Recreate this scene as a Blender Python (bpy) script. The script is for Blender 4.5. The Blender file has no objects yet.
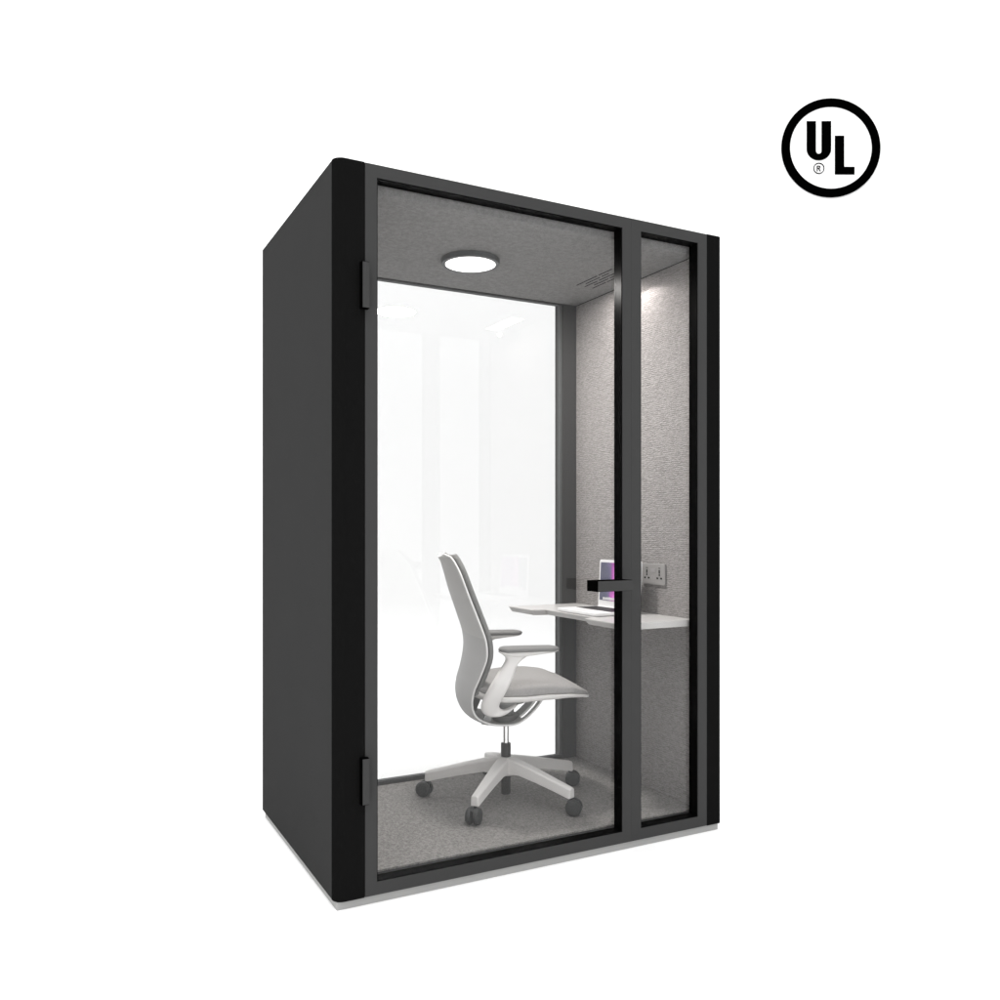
import bpy, bmesh, math, random
from mathutils import Vector, Matrix
random.seed(4)
S = bpy.context.scene
COL = S.collection
ZB = 0.024                      # height of the cabin body above the floor (plinth)
W, D, H = 1.491, 0.958, 2.2     # cabin body
R = math.radians
YAW = -R(27.93)

# ------------------------------------------------------------------ materials
def nt(name):
    m = bpy.data.materials.new(name); m.use_nodes = True
    n = m.node_tree; return m, n, n.nodes['Principled BSDF']

def plain(name, c, rough=.6, spec=.3, metal=0.0, var=.06, scale=40, bump=0.0, emit=None):
    m, n, p = nt(name)
    if not hasattr(c, '__len__'): c = (c, c, c)
    tc = n.nodes.new('ShaderNodeTexCoord')
    no = n.nodes.new('ShaderNodeTexNoise'); no.inputs['Scale'].default_value = scale; no.inputs['Detail'].default_value = 4
    n.links.new(tc.outputs['Object'], no.inputs['Vector'])
    mp = n.nodes.new('ShaderNodeMapRange')
    mp.inputs['To Min'].default_value = 1-var; mp.inputs['To Max'].default_value = 1+var
    n.links.new(no.outputs['Fac'], mp.inputs['Value'])
    mx = n.nodes.new('ShaderNodeMix'); mx.data_type = 'RGBA'; mx.blend_type = 'MULTIPLY'
    mx.inputs['Factor'].default_value = 1
    mx.inputs['A'].default_value = (*c, 1)
    n.links.new(mp.outputs['Result'], mx.inputs['B'])
    n.links.new(mx.outputs['Result'], p.inputs['Base Color'])
    p.inputs['Roughness'].default_value = rough; p.inputs['Metallic'].default_value = metal
    p.inputs['Specular IOR Level'].default_value = spec
    if bump:
        b = n.nodes.new('ShaderNodeBump'); b.inputs['Strength'].default_value = bump; b.inputs['Distance'].default_value = .002
        n.links.new(no.outputs['Fac'], b.inputs['Height']); n.links.new(b.outputs['Normal'], p.inputs['Normal'])
    return m

def weave(name, c, sc1, sc2, lo, hi, bump, dist=.004, spec=.1):
    """woven or needled cloth: two stretched noises for colour and relief"""
    m, n, p = nt(name)
    tc = n.nodes.new('ShaderNodeTexCoord')
    outs = []
    for sc, det in ((sc1, 3), (sc2, 2)):
        mp = n.nodes.new('ShaderNodeMapping'); mp.inputs['Scale'].default_value = sc
        n.links.new(tc.outputs['Object'], mp.inputs['Vector'])
        no = n.nodes.new('ShaderNodeTexNoise'); no.inputs['Scale'].default_value = 1; no.inputs['Detail'].default_value = det
        n.links.new(mp.outputs['Vector'], no.inputs['Vector']); outs.append(no.outputs['Fac'])
    ad = n.nodes.new('ShaderNodeMath'); ad.operation = 'ADD'
    n.links.new(outs[0], ad.inputs[0]); n.links.new(outs[1], ad.inputs[1])
    mr = n.nodes.new('ShaderNodeMapRange'); mr.inputs['From Min'].default_value = .76; mr.inputs['From Max'].default_value = 1.24
    mr.inputs['To Min'].default_value = lo; mr.inputs['To Max'].default_value = hi
    n.links.new(ad.outputs[0], mr.inputs['Value'])
    mx = n.nodes.new('ShaderNodeMix'); mx.data_type = 'RGBA'; mx.blend_type = 'MULTIPLY'; mx.inputs['Factor'].default_value = 1
    mx.inputs['A'].default_value = (*c, 1)
    n.links.new(mr.outputs['Result'], mx.inputs['B']); n.links.new(mx.outputs['Result'], p.inputs['Base Color'])
    b = n.nodes.new('ShaderNodeBump'); b.inputs['Strength'].default_value = bump; b.inputs['Distance'].default_value = dist
    n.links.new(ad.outputs[0], b.inputs['Height']); n.links.new(b.outputs['Normal'], p.inputs['Normal'])
    p.inputs['Roughness'].default_value = .9; p.inputs['Specular IOR Level'].default_value = spec
    return m

def threads(name, c, lo, hi, bump, dist):
    """coarse woven wall cloth: horizontal weft threads of uneven thickness, broken up along their length"""
    m, n, p = nt(name)
    tc = n.nodes.new('ShaderNodeTexCoord')
    wv = n.nodes.new('ShaderNodeTexWave'); wv.wave_type = 'BANDS'; wv.bands_direction = 'Z'
    wv.inputs['Scale'].default_value = 40; wv.inputs['Distortion'].default_value = 3.5
    wv.inputs['Detail'].default_value = 2; wv.inputs['Detail Scale'].default_value = 1.6
    n.links.new(tc.outputs['Object'], wv.inputs['Vector'])
    mp = n.nodes.new('ShaderNodeMapping'); mp.inputs['Scale'].default_value = (60, 60, 190)
    n.links.new(tc.outputs['Object'], mp.inputs['Vector'])
    no = n.nodes.new('ShaderNodeTexNoise'); no.inputs['Scale'].default_value = 1; no.inputs['Detail'].default_value = 1.5
    n.links.new(mp.outputs['Vector'], no.inputs['Vector'])
    mp2 = n.nodes.new('ShaderNodeMapping'); mp2.inputs['Scale'].default_value = (300, 140, 420)
    n.links.new(tc.outputs['Object'], mp2.inputs['Vector'])
    n2 = n.nodes.new('ShaderNodeTexNoise'); n2.inputs['Scale'].default_value = 1; n2.inputs['Detail'].default_value = 1
    n.links.new(mp2.outputs['Vector'], n2.inputs['Vector'])
    a = n.nodes.new('ShaderNodeMath'); a.operation = 'MULTIPLY_ADD'; a.inputs[1].default_value = .22
    n.links.new(wv.outputs['Fac'], a.inputs[0]); n.links.new(no.outputs['Fac'], a.inputs[2])
    b_ = n.nodes.new('ShaderNodeMath'); b_.operation = 'MULTIPLY_ADD'; b_.inputs[1].default_value = .8
    n.links.new(n2.outputs['Fac'], b_.inputs[0]); n.links.new(a.outputs[0], b_.inputs[2])
    mr = n.nodes.new('ShaderNodeMapRange'); mr.inputs['From Min'].default_value = .74; mr.inputs['From Max'].default_value = 1.28
    mr.inputs['To Min'].default_value = lo; mr.inputs['To Max'].default_value = hi
    n.links.new(b_.outputs[0], mr.inputs['Value'])
    mx = n.nodes.new('ShaderNodeMix'); mx.data_type = 'RGBA'; mx.blend_type = 'MULTIPLY'; mx.inputs['Factor'].default_value = 1
    mx.inputs['A'].default_value = (*c, 1)
    n.links.new(mr.outputs['Result'], mx.inputs['B']); n.links.new(mx.outputs['Result'], p.inputs['Base Color'])
    b = n.nodes.new('ShaderNodeBump'); b.inputs['Strength'].default_value = bump; b.inputs['Distance'].default_value = dist
    n.links.new(b_.outputs[0], b.inputs['Height']); n.links.new(b.outputs['Normal'], p.inputs['Normal'])
    p.inputs['Roughness'].default_value = .9; p.inputs['Specular IOR Level'].default_value = .1
    return m

def glass(name, tint, f0):
    """clear pane: straight transmission plus a mirror reflection on the outward side of each face"""
    m = bpy.data.materials.new(name); m.use_nodes = True; n = m.node_tree; n.nodes.clear()
    out = n.nodes.new('ShaderNodeOutputMaterial')
    tr = n.nodes.new('ShaderNodeBsdfTransparent'); tr.inputs['Color'].default_value = (*tint, 1)
    gl = n.nodes.new('ShaderNodeBsdfGlossy'); gl.inputs['Roughness'].default_value = 0.0
    gl.inputs['Color'].default_value = (1, 1, 1, 1)
    lw = n.nodes.new('ShaderNodeLayerWeight'); lw.inputs['Blend'].default_value = .5
    # facing = 1 - cos ; schlick
    pw = n.nodes.new('ShaderNodeMath'); pw.operation = 'POWER'; pw.inputs[1].default_value = 5
    n.links.new(lw.outputs['Facing'], pw.inputs[0])
    mr = n.nodes.new('ShaderNodeMapRange'); mr.inputs['To Min'].default_value = f0; mr.inputs['To Max'].default_value = 1
    n.links.new(pw.outputs[0], mr.inputs['Value'])
    ge = n.nodes.new('ShaderNodeNewGeometry')
    sb = n.nodes.new('ShaderNodeMath'); sb.operation = 'SUBTRACT'; sb.inputs[0].default_value = 1
    n.links.new(ge.outputs['Backfacing'], sb.inputs[1])
    mu = n.nodes.new('ShaderNodeMath'); mu.operation = 'MULTIPLY'
    n.links.new(mr.outputs['Result'], mu.inputs[0]); n.links.new(sb.outputs[0], mu.inputs[1])
    ms = n.nodes.new('ShaderNodeMixShader')
    n.links.new(mu.outputs[0], ms.inputs['Fac']); n.links.new(tr.outputs[0], ms.inputs[1]); n.links.new(gl.outputs[0], ms.inputs[2])
    n.links.new(ms.outputs[0], out.inputs['Surface'])
    return m

def lamp_mat(name, c, s):
    m, n, p = nt(name)
    p.inputs['Base Color'].default_value = (.8, .8, .8, 1)
    p.inputs['Emission Color'].default_value = (*c, 1); p.inputs['Emission Strength'].default_value = s
    return m

M = {}
M['studio'] = plain('white_studio_paint', .92, .9, 0, var=.005, scale=3)
M['panel'] = plain('dark_grey_panel', (.0400, .0400, .0400), .6, .0, var=.03, scale=6)
M['frame'] = plain('grey_aluminium_frame', (.049, .049, .049), .55, .0, var=.03, scale=12)
M['rear_frame'] = plain('grey_rear_frame', (.06, .06, .06), .55, .05, var=.03, scale=12)
M['post'] = plain('black_corner_post', (.0068, .0068, .0068), .6, .0, var=.05, scale=15)
M['gasket'] = plain('black_gasket', (.0025, .0025, .0025), .25, .012, var=.05)
M['black'] = plain('black_anodised', (.0015, .0015, .0015), .5, .0, var=.05)
M['plinth'] = plain('pale_grey_plinth', (.36, .36, .355), .6, .1, var=.04, scale=10)
M['roof'] = plain('dark_roof_sheet', .05, .6, .1, var=.1)
M['wall'] = threads('woven_grey_wall_cloth', (.30, .287, .281), .76, 1.24, .9, .005)
M['ceil'] = weave('felt_ceiling', (.215, .213, .21), (65, 65, 65), (190, 190, 190), .84, 1.16, .4, .003)
M['carpet'] = weave('grey_carpet', (.215, .208, .20), (120, 90, 90), (260, 260, 260), .66, 1.34, .7, .005)
M['shadow'] = plain('dark_slot', .01, .9, 0)
M['glass_door'] = glass('clear_door_glass', (.965, .965, .965), .026)
M['glass_rear'] = glass('clear_rear_glass', (.866, .868, .868), .055)
M['plastic'] = plain('warm_white_plastic', (.74, .725, .71), .45, .25, var=.02)
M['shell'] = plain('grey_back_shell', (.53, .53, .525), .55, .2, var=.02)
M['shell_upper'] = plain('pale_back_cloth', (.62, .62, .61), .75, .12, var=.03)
M['rim'] = plain('white_rim_plastic', (.82, .82, .81), .4, .3, var=.02)
M['mech'] = plain('grey_mechanism', (.38, .38, .375), .5, .3, var=.05)
M['under'] = plain('grey_underframe', (.66, .66, .65), .55, .2, var=.03)
M['cloth'] = weave('grey_seat_cloth', (.32, .312, .305), (160, 160, 160), (900, 900, 900), .9, 1.1, .15, .001)
M['cloth_dark'] = weave('grey_back_cloth', (.22, .22, .215), (160, 160, 160), (900, 900, 900), .9, 1.1, .15, .001)
M['armpad'] = plain('grey_arm_pad', (.20, .199, .195), .7, .15, var=.04)
M['caster'] = plain('dark_caster', (.04, .042, .042), .5, .2, var=.08)
M['column'] = plain('dark_column', (.03, .03, .03), .4, .3, var=.05)
M['chrome'] = plain('chrome', (.75, .75, .75), .18, .5, metal=1, var=.02)
M['desk'] = plain('white_laminate', (.50, .49, .482), .35, .35, var=.012, scale=8)
M['desk_edge'] = plain('pale_laminate_edge', (.52, .51, .50), .5, .2, var=.012, scale=8)
M['alu'] = plain('silver_laptop', (.9, .9, .9), .4, .4, metal=.0, var=.02)
M['key'] = plain('dark_keys', .02, .5, .3)
M['keywell'] = plain('dark_key_well', .05, .5, .2)
M['bezel'] = plain('pale_bezel', (.75, .75, .75), .35, .4)
M['socket'] = plain('grey_socket_plate', (.30, .293, .287), .35, .4, metal=.0, var=.03)
M['socket_line'] = plain('grey_switch', (.33, .32, .32), .4, .4)
M['hole'] = plain('socket_hole', .01, .7, .1)
M['ink'] = plain('black_overlay_ink', (.0005, .0005, .0005), .8, 0, var=.02)
M['ring'] = plain('dark_lamp_ring', (.10, .105, .105), .5, .2, var=.04)
M['lampglow'] = lamp_mat('lamp_glow', (1, .985, .97), 1.6)

# laptop wallpaper: grey blue with a magenta aurora
m, n, p = nt('laptop_display')
tc = n.nodes.new('ShaderNodeTexCoord'); sx = n.nodes.new('ShaderNodeSeparateXYZ'); n.links.new(tc.outputs['Generated'], sx.inputs[0])
no = n.nodes.new('ShaderNodeTexNoise'); no.inputs['Scale'].default_value = 3.0; no.inputs['Detail'].default_value = 3
n.links.new(tc.outputs['Generated'], no.inputs['Vector'])
a1 = n.nodes.new('ShaderNodeMath'); a1.operation = 'MULTIPLY_ADD'; a1.inputs[1].default_value = .25; n.links.new(no.outputs['Fac'], a1.inputs[0])
n.links.new(sx.outputs['Y'], a1.inputs[2])
rp = n.nodes.new('ShaderNodeValToRGB'); e = rp.color_ramp.elements
e[0].position = .50; e[0].color = (.45, .10, .55, 1)
e[1].position = 1.0; e[1].color = (.14, .14, .20, 1)
for pos, c in ((.66, (.62, .16, .62, 1)), (.73, (1.0, .34, .88, 1)), (.79, (.62, .15, .56, 1)), (.86, (.22, .17, .32, 1)), (.93, (.15, .15, .22, 1))):
    x = rp.color_ramp.elements.new(pos); x.color = c
n.links.new(a1.outputs[0], rp.inputs['Fac'])
n.links.new(rp.outputs['Color'], p.inputs['Emission Color']); p.inputs['Emission Strength'].default_value = .85
p.inputs['Base Color'].default_value = (.01, .01, .012, 1); p.inputs['Roughness'].default_value = .25; p.inputs['Specular IOR Level'].default_value = .1
M['display'] = m

# ------------------------------------------------------------------ helpers
def tag(o, label, cat, group=None):
    o['label'] = label; o['category'] = cat
    if group: o['group'] = group
    return o

def empty(name, loc, rz=0, label=None, cat=None, group=None):
    o = bpy.data.objects.new(name, None); COL.objects.link(o); o.empty_display_size = .1
    o.location = loc; o.rotation_euler = (0, 0, rz)
    if label: tag(o, label, cat, group)
    return o

def obj(name, bm, mat, parent=None, off=(0, 0, 0), smooth=False, bevel=0, seg=2, loc=None, recalc=True):
    """mesh object; vertices given in the builder's frame, shifted by -off for the parent's frame"""
    if recalc: bmesh.ops.recalc_face_normals(bm, faces=bm.faces[:])
    me = bpy.data.meshes.new(name)
    if any(off): bmesh.ops.translate(bm, verts=bm.verts[:], vec=(-off[0], -off[1], -off[2]))
    bm.to_mesh(me); bm.free()
    o = bpy.data.objects.new(name, me); COL.objects.link(o)
    for k in (mat if isinstance(mat, (list, tuple)) else [mat]): me.materials.append(M[k])
    if smooth:
        for f in me.polygons: f.use_smooth = True
    if loc: o.location = loc
    if parent: o.parent = parent
    if bevel:
        md = o.modifiers.new('Bevel', 'BEVEL'); md.width = bevel; md.segments = seg; md.limit_method = 'ANGLE'; md.angle_limit = R(35)
    return o

def box(bm, x0, x1, y0, y1, z0, z1, mi=0):
    v = [bm.verts.new((x, y, z)) for z in (z0, z1) for y in (y0, y1) for x in (x0, x1)]
    for f in ((0, 2, 3, 1), (4, 5, 7, 6), (0, 1, 5, 4), (2, 6, 7, 3), (0, 4, 6, 2), (1, 3, 7, 5)):
        bm.faces.new([v[i] for i in f]).material_index = mi
    return bm

def B(*a): return box(bmesh.new(), *a)

def prism(bm, pts, axis, a, b, mi=0):
    """extrude a 2D polygon: axis 'z' pts=(x,y), 'y' pts=(x,z), 'x' pts=(y,z)"""
    def P(p, t):
        return {'z': (p[0], p[1], t), 'y': (p[0], t, p[1]), 'x': (t, p[0], p[1])}[axis]
    va = [bm.verts.new(P(p, a)) for p in pts]; vb = [bm.verts.new(P(p, b)) for p in pts]
    n = len(pts)
    bm.faces.new(va).material_index = mi; bm.faces.new(vb[::-1]).material_index = mi
    for i in range(n): bm.faces.new((va[i], vb[i], vb[(i+1) % n], va[(i+1) % n])).material_index = mi
    return bm

def loft(bm, rings, cap=True, closed=True):
    vs = [[bm.verts.new(p) for p in r] for r in rings]
    n = len(rings[0])
    for a, b in zip(vs, vs[1:]):
        for i in range(n if closed else n-1):
            bm.faces.new((a[i], a[(i+1) % n], b[(i+1) % n], b[i]))
    if cap and closed:
        bm.faces.new(vs[0][::-1]); bm.faces.new(vs[-1])
    return bm

def lathe(bm, prof, n=32, axis='z', c=(0, 0, 0)):
    rings = []
    for r, t in prof:
        ring = []
        for k in range(n):
            a = 2*math.pi*k/n; u, v = r*math.cos(a), r*math.sin(a)
            ring.append({'z': (c[0]+u, c[1]+v, c[2]+t), 'y': (c[0]+u, c[1]+t, c[2]+v), 'x': (c[0]+t, c[1]+u, c[2]+v)}[axis])
        rings.append(ring)
    return loft(bm, rings)

def crv(pts, n):
    """Catmull-Rom resample of n-D points, roughly even in arc length"""
    d = len(pts[0]); out = []
    P = [pts[0]] + list(pts) + [pts[-1]]
    for i in range(1, len(P)-2):
        p0, p1, p2, p3 = P[i-1], P[i], P[i+1], P[i+2]
        for k in range(24):
            t = k/24
            out.append(tuple(.5*((2*p1[j]) + (-p0[j]+p2[j])*t + (2*p0[j]-5*p1[j]+4*p2[j]-p3[j])*t*t + (-p0[j]+3*p1[j]-3*p2[j]+p3[j])*t**3) for j in range(d)))
    out.append(tuple(pts[-1]))
    L = [0]
    for a, b in zip(out, out[1:]): L.append(L[-1]+math.dist(a[:2], b[:2]))
    res = []; k = 0
    for i in range(n):
        s = L[-1]*i/(n-1)
        while k < len(L)-2 and L[k+1] < s: k += 1
        t = (s-L[k])/max(1e-9, L[k+1]-L[k])
        res.append(tuple(out[k][j]*(1-t)+out[k+1][j]*t for j in range(d)))
    return res

def lerp1(tab, x):
    if x <= tab[0][0]: return tab[0][1]
    for (a, va), (b, vb) in zip(tab, tab[1:]):
        if x <= b:
            t = (x-a)/(b-a); t = t*t*(3-2*t)*.35 + t*.65
            return va+(vb-va)*t
    return tab[-1][1]

def tube(bm, pts, r, n=10):
    rings = []
    for i, p in enumerate(pts):
        a = Vector(pts[max(0, i-1)]); b = Vector(pts[min(len(pts)-1, i+1)])
        t = (b-a).normalized(); up = Vector((0, 1, 0)) if abs(t.y) < .9 else Vector((1, 0, 0))
        u = t.cross(up).normalized(); v = t.cross(u)
        rr = r[i] if hasattr(r, '__len__') else r
        rings.append([tuple(Vector(p)+(u*math.cos(2*math.pi*k/n)+v*math.sin(2*math.pi*k/n))*rr) for k in range(n)])
    return loft(bm, rings)

# ------------------------------------------------------------------ camera
CAM = Vector((-0.7474, -2.4447, 1.1+ZB))
cam = bpy.data.cameras.new('camera'); co = bpy.data.objects.new('camera', cam); COL.objects.link(co)
co.location = CAM; co.rotation_euler = (R(90), 0, YAW)
cam.sensor_width = 36; cam.lens = 854.3/1000*36; cam.shift_y = .03; cam.clip_end = 200; cam.clip_start = .02
S.camera = co
FWD = Vector((math.sin(-YAW), math.cos(YAW), 0)); RGT = Vector((math.cos(YAW), -math.sin(-YAW), 0))

# ------------------------------------------------------------------ studio: floor sheet and backdrop wall with a cove
ZW = 6.0                                  # distance camera - backdrop
def cs(X, Z, z): p = CAM + RGT*X + FWD*Z; return (p.x, p.y, z)
bm = bmesh.new()
bm.faces.new([bm.verts.new(cs(X, Z, 0)) for X, Z in ((-14, -8), (14, -8), (14, ZW-.6), (-14, ZW-.6))])
o = obj('floor', bm, 'studio'); o['kind'] = 'structure'
bm = bmesh.new()
prof = [(ZW-.6+.6*math.sin(a), .6-.6*math.cos(a)) for a in [R(90)*k/16 for k in range(17)]] + [(ZW, 9.0)]
rows = [[bm.verts.new(cs(X, Z, z)) for X in (-14, 14)] for Z, z in prof]
back = [[bm.verts.new(cs(X, ZW+.1, z)) for X in (-14, 14)] for z in (9.0, 0)]
rr = rows + back
for a, b in zip(rr, rr[1:]): bm.faces.new((a[0], a[1], b[1], b[0]))
o = obj('backdrop_wall', bm, 'studio', smooth=False); o['kind'] = 'structure'
for f in list(o.data.polygons)[:16]: f.use_smooth = True

# ------------------------------------------------------------------ the cabin
BC = (W/2, D/2, -ZB)
booth = empty('office_booth', (W/2, D/2, 0), 0, 'dark grey soundproof work cabin with glass door, black corner posts and a grey plinth', 'office booth')
def part(name, bm, mat, parent=booth, **k):
    return obj(name, bm, mat, parent, off=(BC if parent is booth else (0, 0, 0)), **k)

part('plinth', B(.008, W-.013, .008, D-.012, -ZB, 0.0), 'plinth')
part('side_panel', B(0, .06, .034, D, .001, H), 'panel', bevel=.002)
part('side_panel', B(W-.06, W, .034, D, .001, H), 'panel', bevel=.002)
def post(x0, x1, r, left):
    pts = []
    xo, xi = (x0, x1) if left else (x1, x0); s = 1 if left else -1
    pts = [(xi, 0)] + [(xo+s*(r-r*math.sin(a)), r-r*math.cos(a)) for a in [R(90)*k/8 for k in range(9)]] + [(xo, .034), (xo+s*.06, .034), (xo+s*.06, .06), (xi, .06)]
    return prism(bmesh.new(), pts, 'z', .001, H)
def smooth_by_angle(o, ang=40):
    for f in o.data.polygons: f.use_smooth = True
    o.data.set_sharp_from_angle(angle=R(ang))
smooth_by_angle(part('corner_post', post(0, .0908, .031, True), 'post'))
smooth_by_angle(part('corner_post', post(1.4194, W, .016, False), 'post'))
part('roof', B(.0602, W-.0602, .0602, D-.001, 2.166, H-.001), 'roof')
part('floor_deck', B(.0602, W-.0602, .047, D-.001, .002, .044), 'roof')
part('carpet', B(.0702, 1.4192, .0612, .8878, .0442, .05), 'carpet')
part('ceiling_panel', B(.0702, 1.4175, .0612, .8878, 2.138, 2.164), 'ceil')
part('wall_panel', B(.0604, .07, .0612, .8878, .0505, 2.1355), 'wall')
part('wall_panel', B(1.4194, 1.4306, .0612, .8878, .0505, 2.1355), 'wall')
# rear window wall
rf = part('rear_frame', B(.0604, .145, .888, D-.001, .0445, 2.165), 'rear_frame')
bm = B(1.3471, 1.4306, .888, D-.001, .0445, 2.165)
box(bm, .1451, 1.347, .888, .920, .0445, .0645); box(bm, .1451, 1.347, .888, .920, 2.1335, 2.165)
rf2 = part('rear_frame', bm, 'rear_frame')
bm = bmesh.new()
for x0, x1, z0, z1 in ((1.3345, 1.3469, .0647, 2.1333), (.1453, .158, .0647, 2.1333), (.1582, 1.3343, .0647, .068), (.1582, 1.3343, 2.1315, 2.1333)):
    box(bm, x0, x1, .897, .918, z0, z1)
part('glazing_bead', bm, 'ring')
part('rear_pane', B(.1584, 1.3341, .905, .915, .0682, 2.1313), 'glass_rear')
# slotted air outlet in the ceiling, flush strips of dark gap
bm = bmesh.new()
for k, x in enumerate((1.237, 1.258, 1.279, 1.300, 1.321)):
    for (a, b) in [((.350, .44), (.452, .605)), ((.40, .45), (.462, .565)), ((.38, .50), (.512, .604)), ((.38, .45), (.462, .565)), ((.41, .50), (.512, .607))][k]:
        box(bm, x-.0022, x+.0022, a, b, 2.1368, 2.1384)
part('air_vent', bm, 'shadow')

# door leaf and fixed light: frame, gasket, pane
def leaf(name, x0, x1, gx0, gx1, gz0, gz1):
    bm = bmesh.new()
    box(bm, x0, gx0, 0, .046, .002, H-.001); box(bm, gx1, x1, 0, .046, .002, H-.001)
    box(bm, gx0, gx1, 0, .046, .002, gz0); box(bm, gx0, gx1, 0, .046, gz1, H-.001)
    bmesh.ops.remove_doubles(bm, verts=bm.verts[:], dist=1e-5)
    o = part(name, bm, 'frame')
    g = bmesh.new(); t = .003
    box(g, gx0, gx0+t, .003, .046, gz0, gz1); box(g, gx1-t, gx1, .003, .046, gz0, gz1)
    box(g, gx0+t, gx1-t, .003, .046, gz0, gz0+t); box(g, gx0+t, gx1-t, .003, .046, gz1-t, gz1)
    obj('gasket', g, 'gasket', o, off=BC)
    obj('pane', B(gx0+t+.0005, gx1-t-.0005, .033, .041, gz0+t+.0005, gz1-t-.0005), 'glass_door', o, off=BC)
    return o
door = leaf('door', .0925, 1.0722, .1298, 1.0347, .0408, 2.1604)
fix = leaf('fixed_window', 1.0726, 1.4182, 1.1151, 1.3762, .0408, 2.1604)
for z0 in (1.7585, .283):
    h = obj('hinge', B(.0755, .0991, -.018, -.0005, z0, z0+.139), 'black', door, off=BC)
    obj('hinge_plate', B(.0785, .0991, -.0205, -.0185, z0+.002, z0+.137), 'frame', h)
    h.children[0].data.transform(Matrix.Translation((-BC[0], -BC[1], -BC[2])))
hd = obj('handle', B(.8855, 1.030, -.064, -.0005, .8915, .9285), 'black', door, off=BC)
pl = obj('handle_plate', B(.887, 1.030, -.067, -.0645, .8925, .9275), 'frame', hd, off=BC)

# ------------------------------------------------------------------ ceiling lamp and wall spotlight, plus an added wall fill light
lx, ly, lz = .688, .505, 2.138+ZB
cl = empty('ceiling_light', (lx, ly, lz), 0, 'round flat ceiling lamp with dark ring and glowing white disc', 'ceiling light')
bm = bmesh.new()
lathe(bm, [(.0, -.0005), (.111, -.0005), (.111, -.019), (.1095, -.0205), (.0975, -.0205), (.097, -.019), (.0, -.019)], 64)
smooth_by_angle(obj('lamp_housing', bm, 'ring', cl))
bm = bmesh.new(); lathe(bm, [(.0, -.0192), (.0965, -.0192), (.0965, -.0201), (.0, -.0203)], 64)
obj('diffuser', bm, 'lampglow', cl)
l = bpy.data.lights.new('ceiling_light_glow', 'AREA'); l.shape = 'DISK'; l.size = .19; l.energy = 21; l.color = (1, .97, .94)
o = bpy.data.objects.new('ceiling_light_glow', l); COL.objects.link(o); o.parent = cl; o.location = (0, 0, -.0212)
sx_, sy_, sz_ = 1.318, .355, 2.138+ZB
ws = empty('wall_spotlight', (sx_, sy_, sz_), 0, 'small dark ceiling downlight grazing the grey cloth wall near the door', 'spotlight')
bm = bmesh.new(); lathe(bm, [(.0, -.0004), (.022, -.0004), (.024, -.002), (.024, -.027), (.022, -.027), (.020, -.012), (.0, -.010)], 32)
smooth_by_angle(obj('lamp_can', bm, 'ring', ws))
bm = bmesh.new(); lathe(bm, [(.0, -.0105), (.0185, -.0125), (.0185, -.0132), (.0, -.0132)], 32)
obj('lens', bm, 'lampglow', ws)
l = bpy.data.lights.new('spotlight_beam', 'SPOT'); l.energy = 1.9; l.color = (1, .94, .91); l.spot_size = R(160); l.spot_blend = .25; l.shadow_soft_size = .012
o = bpy.data.objects.new('spotlight_beam', l); COL.objects.link(o); o.parent = ws; o.location = (0, 0, -.028)

# added area light below the air outlet, no fixture there: widens the wall wash
l = bpy.data.lights.new('wall_wash_fill', 'AREA'); l.shape = 'RECTANGLE'; l.size = .075; l.size_y = .27; l.energy = 1.9; l.color = (1, .945, .915)
o = bpy.data.objects.new('wall_wash_fill', l); COL.objects.link(o); o.parent = ws; o.location = (1.285-sx_, .47-sy_, -.003)

# ------------------------------------------------------------------ desk: thin top fixed to the cloth wall, user edge with a shallow recess
dk = empty('wall_desk', (1.25, .47, .738+ZB), 0, 'thin white laminate desk shelf fixed to the grey cloth wall', 'desk')
top = [(1.4188, .060), (1.4188, .885), (1.063, .885), (1.063, .692), (1.125, .676), (1.125, .315), (1.072, .292), (1.072, .060)]
def inset(pts, d):
    c = (1.35, .48); out = []
    for x, y in pts:
        out.append((x if x > 1.4 else x+d, y))
    return out
bm = bmesh.new()
zt, zm, zl = .762+ZB, .757+ZB, .738+ZB
rings = [[(x, y, z) for x, y in pts] for pts, z in ((top, zt), (top, zm), (inset(top, .016), zl))]
loft(bm, rings)
for f in bm.faces:
    if len(f.verts) == 8 and f.calc_center_median().z > zm+.001: f.material_index = 0
    else: f.material_index = 1
o = obj('desk_top', bm, ['desk', 'desk_edge'], dk, off=(1.25, .47, .738+ZB), bevel=.0015)

# ------------------------------------------------------------------ laptop
LZ = .762+ZB+.0005
LC = (1.240, .452, LZ)
lap = empty('laptop', LC, R(0), 'open silver laptop with purple wallpaper on the white desk shelf', 'laptop')
hw = .1445
bm = bmesh.new(); rb = .010
pts = []
for cx, cy, a0 in ((.110-rb, hw-rb, 0), (-.107+rb, hw-rb, 90), (-.107+rb, -hw+rb, 180), (.110-rb, -hw+rb, 270)):
    for k in range(5):
        a = R(a0+90*k/4); pts.append((cx+rb*math.cos(a), cy+rb*math.sin(a)))
loft(bm, [[(x*.985, y*.985, .0015) for x, y in pts], [(x, y, .005) for x, y in pts], [(x, y, .0125) for x, y in pts], [(x*.996, y*.996, .0133) for x, y in pts]])
bs = obj('laptop_base', bm, 'alu', lap)
obj('rubber_feet', B(-.09, .09, -.12, .12, 0, .0018), 'key', lap)
kb = obj('keyboard', B(-.022, .083, -.1265, .1265, .0134, .0137), 'keywell', lap)
bm = bmesh.new()
for r_ in range(6):
    for c_ in range(14):
        x0 = -.0205+r_*.0172; y0 = -.1255+c_*.0180
        if r_ == 0 and 4 <= c_ <= 8:
            if c_ == 4: box(bm, x0, x0+.0152, y0, y0+.0181*5-.002, .0138, .0146)
            continue
        box(bm, x0, x0+.0152, y0, y0+.0161, .0138, .0146)
obj('keys', bm, 'key', kb)
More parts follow.
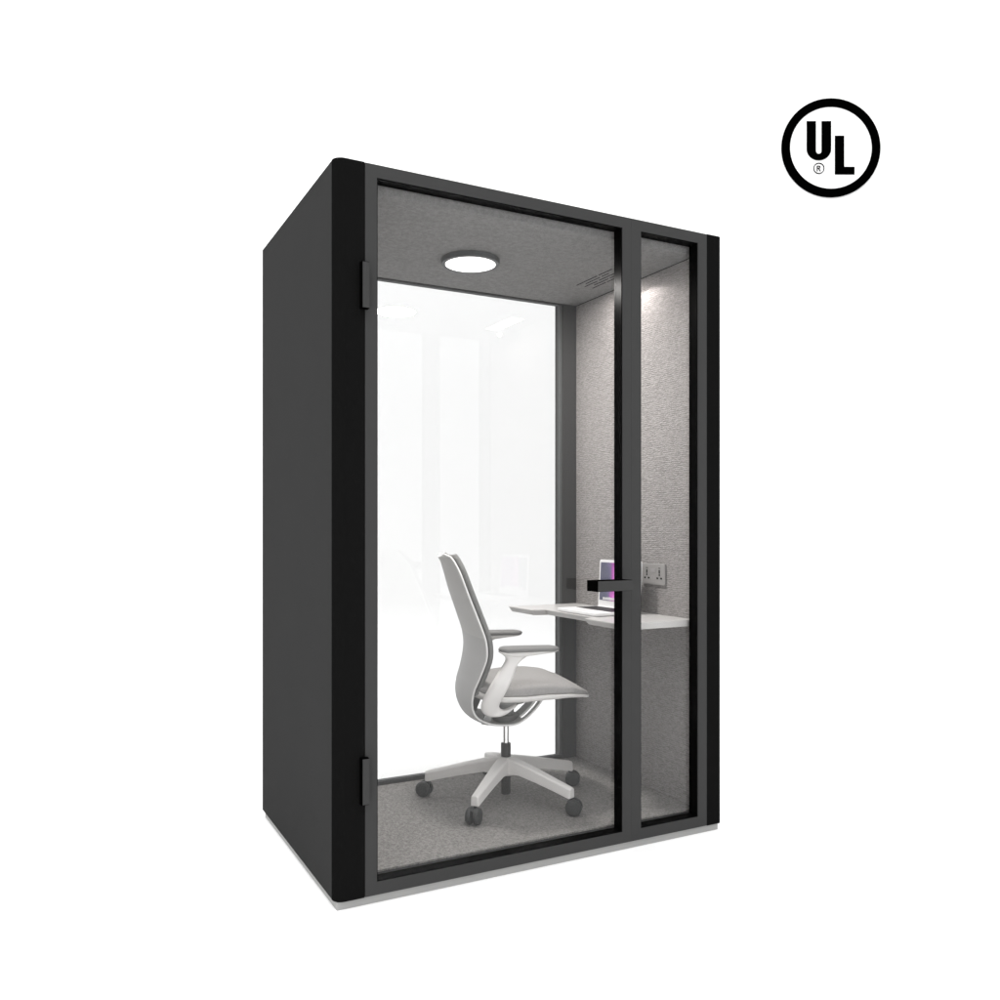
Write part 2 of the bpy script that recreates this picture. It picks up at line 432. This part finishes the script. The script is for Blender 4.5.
obj('trackpad', B(-.098, -.034, -.045, .045, .0134, .0136), 'bezel', lap)
lid = bpy.data.objects.new('screen_lid', bpy.data.meshes.new('screen_lid')); COL.objects.link(lid)
bm = bmesh.new(); pts = []; hh = .200
for cy, cz, a0 in ((hw-rb, hh-rb, 0), (-hw+rb, hh-rb, 90), (-hw+.003, .003, 180), (hw-.003, .003, 270)):
    for k in range(5):
        a = R(a0+90*k/4); q = rb if cz > .1 else .003
        pts.append((cy+q*math.cos(a), cz+q*math.sin(a)))
prism(bm, pts, 'x', 0, .006)
bmesh.ops.recalc_face_normals(bm, faces=bm.faces[:]); bm.to_mesh(lid.data); bm.free(); lid.data.materials.append(M['bezel'])
lid.parent = lap; lid.location = (.101, 0, .012); lid.rotation_euler = (0, R(3), 0)
dsp = obj('display', B(-.0012, -.0002, -hw+.009, hw-.009, .028, .188), 'display', lid)
bm = bmesh.new()
for k in range(15):
    y = -.098+k*.014; box(bm, -.0020, -.0013, y, y+.0105, .0305, .0305+random.choice((.010, .011, .012)))
obj('icon_row', bm, 'bezel', lid)

# ------------------------------------------------------------------ socket on the wall
so = empty('power_socket', (1.4194, .3085, .922+ZB), 0, 'pale grey double power socket plate on the cloth wall above the desk', 'power socket')
obj('socket_plate', B(-.009, -.0003, -.0735, .0735, -.043, .043), 'socket', so, bevel=.003, seg=3)
bm = bmesh.new()
for yc in (-.040, .040):
    bm = bmesh.new()
    box(bm, -.0098, -.0088, yc-.0035, yc+.0035, .004, .018); box(bm, -.0098, -.0088, yc-.003, yc+.003, -.006, .002)
    for dy in (-.012, .012): box(bm, -.0098, -.0088, yc+dy-.005, yc+dy+.005, -.019, -.012)
    box(bm, -.0098, -.0088, yc-.006, yc+.006, .024, .0265)
    obj('outlet', bm, 'hole', so)
bm = bmesh.new()
box(bm, -.0105, -.0088, -.016, .016, .008, .022)
for dy in (-.007, .007): box(bm, -.0096, -.0088, dy-.003, dy+.003, -.02, -.006)
obj('switch', bm, 'socket_line', so, bevel=.0006)

# ------------------------------------------------------------------ office chair (local x forward, y left, z up from carpet)
ch = empty('office_chair', (.841, .503, .05+ZB), R(-14), 'light grey swivel office chair with armrests and five wheeled legs, facing the desk', 'office chair')
# back shell profile: (forward, height, half width)
bk = [(-.264, .946, .052), (-.259, .941, .098), (-.249, .930, .131), (-.231, .886, .167), (-.209, .819, .189), (-.184, .750, .202), (-.159, .682, .212), (-.147, .647, .215),
      (-.141, .612, .213), (-.141, .580, .206), (-.149, .543, .190), (-.163, .499, .173), (-.177, .460, .163), (-.184, .417, .157), (-.179, .377, .152), (-.159, .342, .148), (-.116, .316, .144), (-.060, .303, .140)]
under = [(-.060, .303, .140), (.004, .303, .138), (.051, .324, .137), (.094, .362, .137), (.122, .398, .137), (.136, .418, .137)]
def dish(x): return .016*x*x          # edges wrap forward a little
def ribbon(P, mcols, thick, skip=None):
    n = len(P); bm = bmesh.new(); A = []; Bk = []
    for i, (f, z, w) in enumerate(P):
        a = P[max(0, i-1)]; b = P[min(n-1, i+1)]
        t = Vector((b[0]-a[0], 0, b[1]-a[1])).normalized(); nr = Vector((t.z, 0, -t.x))   # towards the rear / below
        ra, rb_ = [], []
        for j in range(mcols+1):
            u = 2*j/mcols-1; d = dish(u)
            c = Vector((f, w*u, z)) - nr*d
            ra.append(bm.verts.new(c+nr*thick*.5)); rb_.append(bm.verts.new(c-nr*thick*.5))
        A.append(ra); Bk.append(rb_)
    hole = lambda i, j: skip and skip((i+.5)/(n-1), 2*(j+.5)/mcols-1)
    for i in range(n-1):
        for j in range(mcols):
            if hole(i, j): continue
            bm.faces.new((A[i][j], A[i+1][j], A[i+1][j+1], A[i][j+1]))
            bm.faces.new((Bk[i][j], Bk[i][j+1], Bk[i+1][j+1], Bk[i+1][j]))
            for (p, q, ni, nj) in (((i, j), (i+1, j), i, j-1), ((i, j+1), (i+1, j+1), i, j+1), ((i, j), (i, j+1), i-1, j), ((i+1, j), (i+1, j+1), i+1, j)):
                if ni < 0 or nj < 0 or ni >= n-1 or nj >= mcols or hole(ni, nj):
                    bm.faces.new((A[p[0]][p[1]], A[q[0]][q[1]], Bk[q[0]][q[1]], Bk[p[0]][p[1]]))
    return bm
P = crv(bk + under[1:], 150)
cut = min(range(150), key=lambda i: abs(P[i][0]+.060)+abs(P[i][1]-.303))
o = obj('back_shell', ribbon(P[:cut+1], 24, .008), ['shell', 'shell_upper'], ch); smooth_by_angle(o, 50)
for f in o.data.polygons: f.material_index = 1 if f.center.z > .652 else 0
o = obj('underframe', ribbon(P[cut:], 32, .008, lambda s, u: .45 < s < .93 and .26 < abs(u) < .60), 'under', ch); smooth_by_angle(o, 50)
# white rim running round both edges
def edge(i, u):
    f, z, w = P[i]; a = P[max(0, i-1)]; b = P[min(len(P)-1, i+1)]
    t = Vector((b[0]-a[0], 0, b[1]-a[1])).normalized(); nr = Vector((t.z, 0, -t.x))
    return tuple(Vector((f, (w+.001)*u, z)) - nr*dish(u))
idx = list(range(len(P)))
bm = bmesh.new(); tube(bm, [edge(i, -1) for i in idx[::-1]]+[edge(0, u) for u in (-.75, -.5, -.25, 0, .25, .5, .75)]+[edge(i, 1) for i in idx], .0036, 8)
o = obj('rim', bm, 'rim', ch, smooth=True)
# back cushion in front of the shell
def cushion(prof, n, m):
    P = crv(prof, n); bm = bmesh.new(); rings = []
    for i, (f, z, w) in enumerate(P):
        a = P[max(0, i-1)]; b = P[min(n-1, i+1)]
        t = Vector((b[0]-a[0], 0, b[1]-a[1])).normalized(); nr = Vector((-t.z, 0, t.x))
        e = i/(n-1); endk = min(1, e/.05, (1-e)/.05)**.5 if 0 < e < 1 else .05
        th = .031*endk
        ring = []
        for k in range(m):
            ang = 2*math.pi*k/m; c, s = math.cos(ang), math.sin(ang)
            u = math.copysign(abs(c)**.45, c); v = math.copysign(abs(s)**.6, s)
            d = .004 + dish(u) + th*(.5+.5*v)
            ring.append(tuple(Vector((f, w*u*.975, z))+nr*d))
        rings.append(ring)
    return loft(bm, rings)
bc = [(f, z, w) for f, z, w in bk if z > .46]; bc[0] = (-.249, .951, .05)
o = obj('back_cushion', cushion(bc+[(-.184, .44, .160)], 64, 40), 'cloth_dark', ch, smooth=True)
# seat
Wt = [(-.165, .10), (-.15, .150), (-.12, .185), (-.06, .218), (.02, .234), (.12, .238), (.19, .228), (.245, .198), (.285, .150), (.312, .085), (.322, .03)]
Zt = [(-.165, .474), (-.12, .474), (-.04, .480), (.05, .487), (.13, .486), (.19, .478), (.245, .458), (.285, .434), (.322, .408)]
Ze = [(-.165, .462), (-.12, .448), (-.05, .441), (.02, .442), (.10, .447), (.19, .444), (.25, .434), (.29, .420), (.322, .404)]
bm = bmesh.new(); rings = []; bm2 = bmesh.new(); rings2 = []
fs = [-.165+(.487)*(.5-.5*math.cos(math.pi*i/47)) for i in range(48)]
for f in fs:
    w, zt_, ze = lerp1(Wt, f), lerp1(Zt, f), lerp1(Ze, f)
    ring = []; r2 = []
    for k in range(40):
        a = 2*math.pi*k/40; c, s = math.cos(a), math.sin(a)
        u = math.copysign(abs(c)**.5, c)
        if s >= 0:
            v = s**.42; zz = ze+.004+(zt_-ze-.004)*v
        else: zz = ze-.004
        if abs(c) < .999 and s < 0: u = math.copysign(abs(c)**.5, c)*.99
        ring.append((f, w*u, zz))
        if s >= 0: z2 = ze-.003
        else: z2 = ze-.004-(.033-.020*max(0, (f-.1)/.22))*abs(s)**.5
        r2.append((f*1.0+.002*(f > .3), (w+.004)*u*(1 if s >= 0 else (1-.08*abs(s))), z2))
    rings.append(ring); rings2.append(r2)
loft(bm, rings); loft(bm2, rings2)
st = obj('seat', bm, 'cloth', ch, smooth=True)
pn = obj('seat_pan', bm2, 'plastic', ch, smooth=True)
# arms
Lf = [(-.077, .600), (-.066, .590), (-.067, .574), (-.089, .541), (-.117, .494), (-.141, .441), (-.148, .407), (-.137, .381), (-.108, .366), (-.065, .366), (-.032, .381), (-.008, .403)]
Rt = [(.030, .598), (-.001, .582), (-.024, .559), (-.039, .518), (-.060, .471), (-.077, .430), (-.080, .410), (-.074, .397), (-.062, .390), (-.046, .389), (-.027, .396), (-.007, .407)]
arm_path = [tuple((a[j]+b[j])/2 for j in (0, 1))+tuple((b[j]-a[j])/2 for j in (0, 1)) for a, b in zip(Lf, Rt)]
AP = crv(arm_path, 44)
def arm(s):
    bm = bmesh.new(); rings = []
    for i, (f, z, dx, dz) in enumerate(AP):
        lat = s*(.2525 - .055*max(0, min(1, (.50-z)/.12))**1.4 - .03*max(0, (i-34)/10))
        ht = .020 if i < 38 else .020-(i-38)*.002
        ring = []
        for k in range(20):
            a = 2*math.pi*k/20; c, sn = math.cos(a), math.sin(a)
            u = math.copysign(abs(c)**.7, c); v = math.copysign(abs(sn)**.7, sn)
            ring.append((f+dx*u, lat+ht*v, z+dz*u))
        rings.append(ring)
    loft(bm, rings)
    # wedge under the pad
    tab = [(-.088, .607), (-.075, .599), (-.05, .592), (0, .589), (.03, .594), (.07, .5985), (.11, .602), (.130, .607)]
    rings = []
    for f, zlow in tab:
        w = .032 if f < .1 else .026
        if f in (-.088, .130): w = .016
        rings.append([(f, s*.2525+w*math.copysign(abs(math.cos(a))**.6, math.cos(a)), (.6115 if math.sin(a) >= 0 else .611-(.611-zlow)*abs(math.sin(a))**.7)) for a in [2*math.pi*k/20 for k in range(20)]])
    loft(bm, rings)
    a_ = obj('armrest', bm, 'plastic', ch, smooth=True)
    bm = bmesh.new(); rings = []
    for i in range(26):
        e = i/25; f = -.092+.229*e
        q = max(.04, min(1, (e/.10)**.5 if e < .10 else 1, ((1-e)/.13)**.5 if e > .87 else 1))
        w = (.042 - .006*e)*q; zc = .618 + .001*math.sin(math.pi*e) - .002*e
        rings.append([(f, s*.2525+w*math.copysign(abs(math.cos(a))**.6, math.cos(a)), zc+.0105*q**.6*math.copysign(abs(math.sin(a))**.7, math.sin(a))) for a in [2*math.pi*k/24 for k in range(24)]])
    loft(bm, rings)
    obj('arm_pad', bm, 'armpad', a_, smooth=True)
arm(-1); arm(1)
# mechanism under the seat
bm = bmesh.new()
lathe(bm, [(.0, .300), (.045, .300), (.052, .312), (.052, .330), (.0, .334)], 32, c=(.0, 0, 0))
lathe(bm, [(.0, .378), (.075, .378), (.092, .390), (.095, .425), (.0, .425)], 32, c=(.0, 0, 0))
lathe(bm, [(.0, .33), (.032, .33), (.032, .39), (.0, .39)], 24, c=(.0, 0, 0))
for s in (-1, 1):
    prism(bm, [(-.125, .322), (-.098, .316), (-.055, .42), (-.08, .43)], 'y', s*.115-.006, s*.115+.006)
o = obj('tilt_mechanism', bm, 'mech', ch); smooth_by_angle(o, 35)
bm = bmesh.new(); lathe(bm, [(0, .20), (.0115, .20), (.0115, .312), (0, .312)], 24)
smooth_by_angle(obj('gas_spring', bm, 'chrome', ch))
bm = bmesh.new(); lathe(bm, [(0, .018), (.0175, .018), (.0185, .022), (.0195, .213), (.018, .2165), (0, .2165)], 24)
smooth_by_angle(obj('column', bm, 'column', ch))
# star base: five arms, each with its twin caster
bm = bmesh.new(); lathe(bm, [(0.0197, .097), (.040, .097), (.044, .105), (.041, .156), (.035, .164), (.0197, .164)], 32)
smooth_by_angle(obj('hub', bm, 'plastic', ch))
for deg in (-139, -68, 4, 76, 148):
    a = R(deg+14); rot = Matrix.Rotation(a, 4, 'Z')
    rings = []
    for r_, zt2, zb2, hw2 in ((.022, .163, .099, .026), (.05, .160, .104, .0255), (.085, .153, .1065, .025), (.16, .137, .094, .0215), (.25, .1155, .0755, .0180), (.310, .1015, .0615, .0160), (.318, .099, .063, .0140)):
        q = .006
        rings.append([tuple(rot @ Vector((r_, y, z))) for y, z in ((-hw2, zb2), (hw2, zb2), (hw2*.92, zt2-q), (hw2*.92-q, zt2), (-hw2*.92+q, zt2), (-hw2*.92, zt2-q))])
    bm = bmesh.new(); loft(bm, rings)
    lg = obj('leg', bm, 'plastic', ch, bevel=.0025)
    cst = bmesh.new()
    ca = R({-139: 235, -68: -27, 4: -22, 76: 40, 148: 146}[deg])      # each caster swivelled its own way
    base = rot @ Vector((.311, 0, 0))
    crot = Matrix.Translation((base.x, base.y, 0)) @ Matrix.Rotation(ca, 4, 'Z')
    for s in (-1, 1):
        lathe(cst, [(0, s*.006), (.027, s*.006), (.030, s*.009), (.030, s*.019), (.027, s*.0235), (.018, s*.0255), (0, s*.0255)], 28, axis='y', c=(.012, 0, .030))
    lathe(cst, [(0, .03), (.006, .03), (.006, .066), (0, .066)], 12)
    prism(cst, [(-.012, .052), (.0, .057), (.016, .057), (.03, .052), (.03, .045), (.012, .025), (-.008, .04)], 'y', -.0055, .0055)
    cst.transform(crot)
    smooth_by_angle(obj('caster', cst, 'caster', lg), 45)

# ------------------------------------------------------------------ round certification overlay mark, added as a raised disc on the backdrop wall
u = 1/8.3333/854.3*ZW                      # metres on the wall per drawing unit
sx0, sy0 = 770+504/8.3333, 90+486/8.3333
p = CAM + RGT*((sx0-500)/854.3*ZW) + FWD*ZW
em = empty('emblem_overlay', (p.x, p.y, CAM.z+(530-sy0)/854.3*ZW), YAW, 'round black and white overlay mark with the letters UL, added on the white wall', 'overlay')
T = lambda x, y: ((x-504)*u, (486-y)*u)
def ringmesh(cx, cy, ro, ri, y0, y1, n=96):
    bm = bmesh.new(); rr = []
    for r_, yy in ((ro, y0), (ro, y1), (ri, y1), (ri, y0)):
        rr.append([(T(cx, cy)[0]+r_*u*math.cos(2*math.pi*k/n), yy, T(cx, cy)[1]+r_*u*math.sin(2*math.pi*k/n)) for k in range(n)])
    loft(bm, rr+[rr[0]], cap=False); bmesh.ops.remove_doubles(bm, verts=bm.verts[:], dist=1e-6)
    return bm
bm = bmesh.new(); lathe(bm, [(0, -.006), (380*u, -.006), (380*u, -.0005), (0, -.0005)], 96, axis='y')
obj('face_disc', bm, 'studio', em)
obj('ring', ringmesh(504, 486, 411, 341, -.012, -.0008), 'ink', em)
U = [(302, 265), (378, 265), (378, 508)] + [(402-24*math.cos(R(a)), 512+25*math.sin(R(a))) for a in range(15, 180, 15)] + [(426, 508), (426, 265), (505, 265), (505, 497)]
U += [(403.5+101.5*math.cos(R(a)), 497+93*math.sin(R(a))) for a in range(6, 180, 6)] + [(302, 497)]
obj('letter', prism(bmesh.new(), [T(*q) for q in U], 'y', -.012, -.0061), 'ink', em)
Lp = [(537, 386), (613, 386), (613, 645), (700, 645), (700, 708), (537, 708)]
obj('letter', prism(bmesh.new(), [T(*q) for q in Lp], 'y', -.012, -.0061), 'ink', em)
bm = ringmesh(403.5, 657, 46, 40, -.0115, -.0061, 48)
for pts in ([(387, 636), (393, 636), (393, 681), (387, 681)],
            [(393, 636)] + [(406+11*math.sin(R(a)), 647.5-11.5*math.cos(R(a))) for a in range(0, 181, 20)] + [(393, 659), (393, 654)] + [(405+6*math.sin(R(a)), 647.5-6.5*math.cos(R(a))) for a in range(180, -1, -20)] + [(393, 641)],
            [(400, 658.6), (406, 658.6), (419, 681), (412.5, 681)]):
    prism(bm, [T(*q) for q in pts], 'y', -.0115, -.0061)
obj('registered_mark', bm, 'ink', em)

# ------------------------------------------------------------------ light: even white world plus one big added overhead area light to whiten the floor
w = bpy.data.worlds.new('World'); S.world = w; w.use_nodes = True
w.node_tree.nodes['Background'].inputs['Color'].default_value = (1, 1, 1, 1)
w.node_tree.nodes['Background'].inputs['Strength'].default_value = .88
l = bpy.data.lights.new('overhead_floor_fill', 'AREA'); l.shape = 'RECTANGLE'; l.size = 12; l.size_y = 10; l.energy = 1000
o = bpy.data.objects.new('overhead_floor_fill', l); COL.objects.link(o); o.location = (-.4, -.6, 7.5)
S.view_settings.view_transform = 'Standard'; S.view_settings.look = 'None'
S.view_settings.exposure = 0; S.view_settings.gamma = 1; S.view_settings.use_curve_mapping = False
S.cycles.max_bounces = 12; S.cycles.transparent_max_bounces = 16; S.cycles.use_denoising = True; S.cycles.caustics_reflective = False; S.cycles.caustics_refractive = False
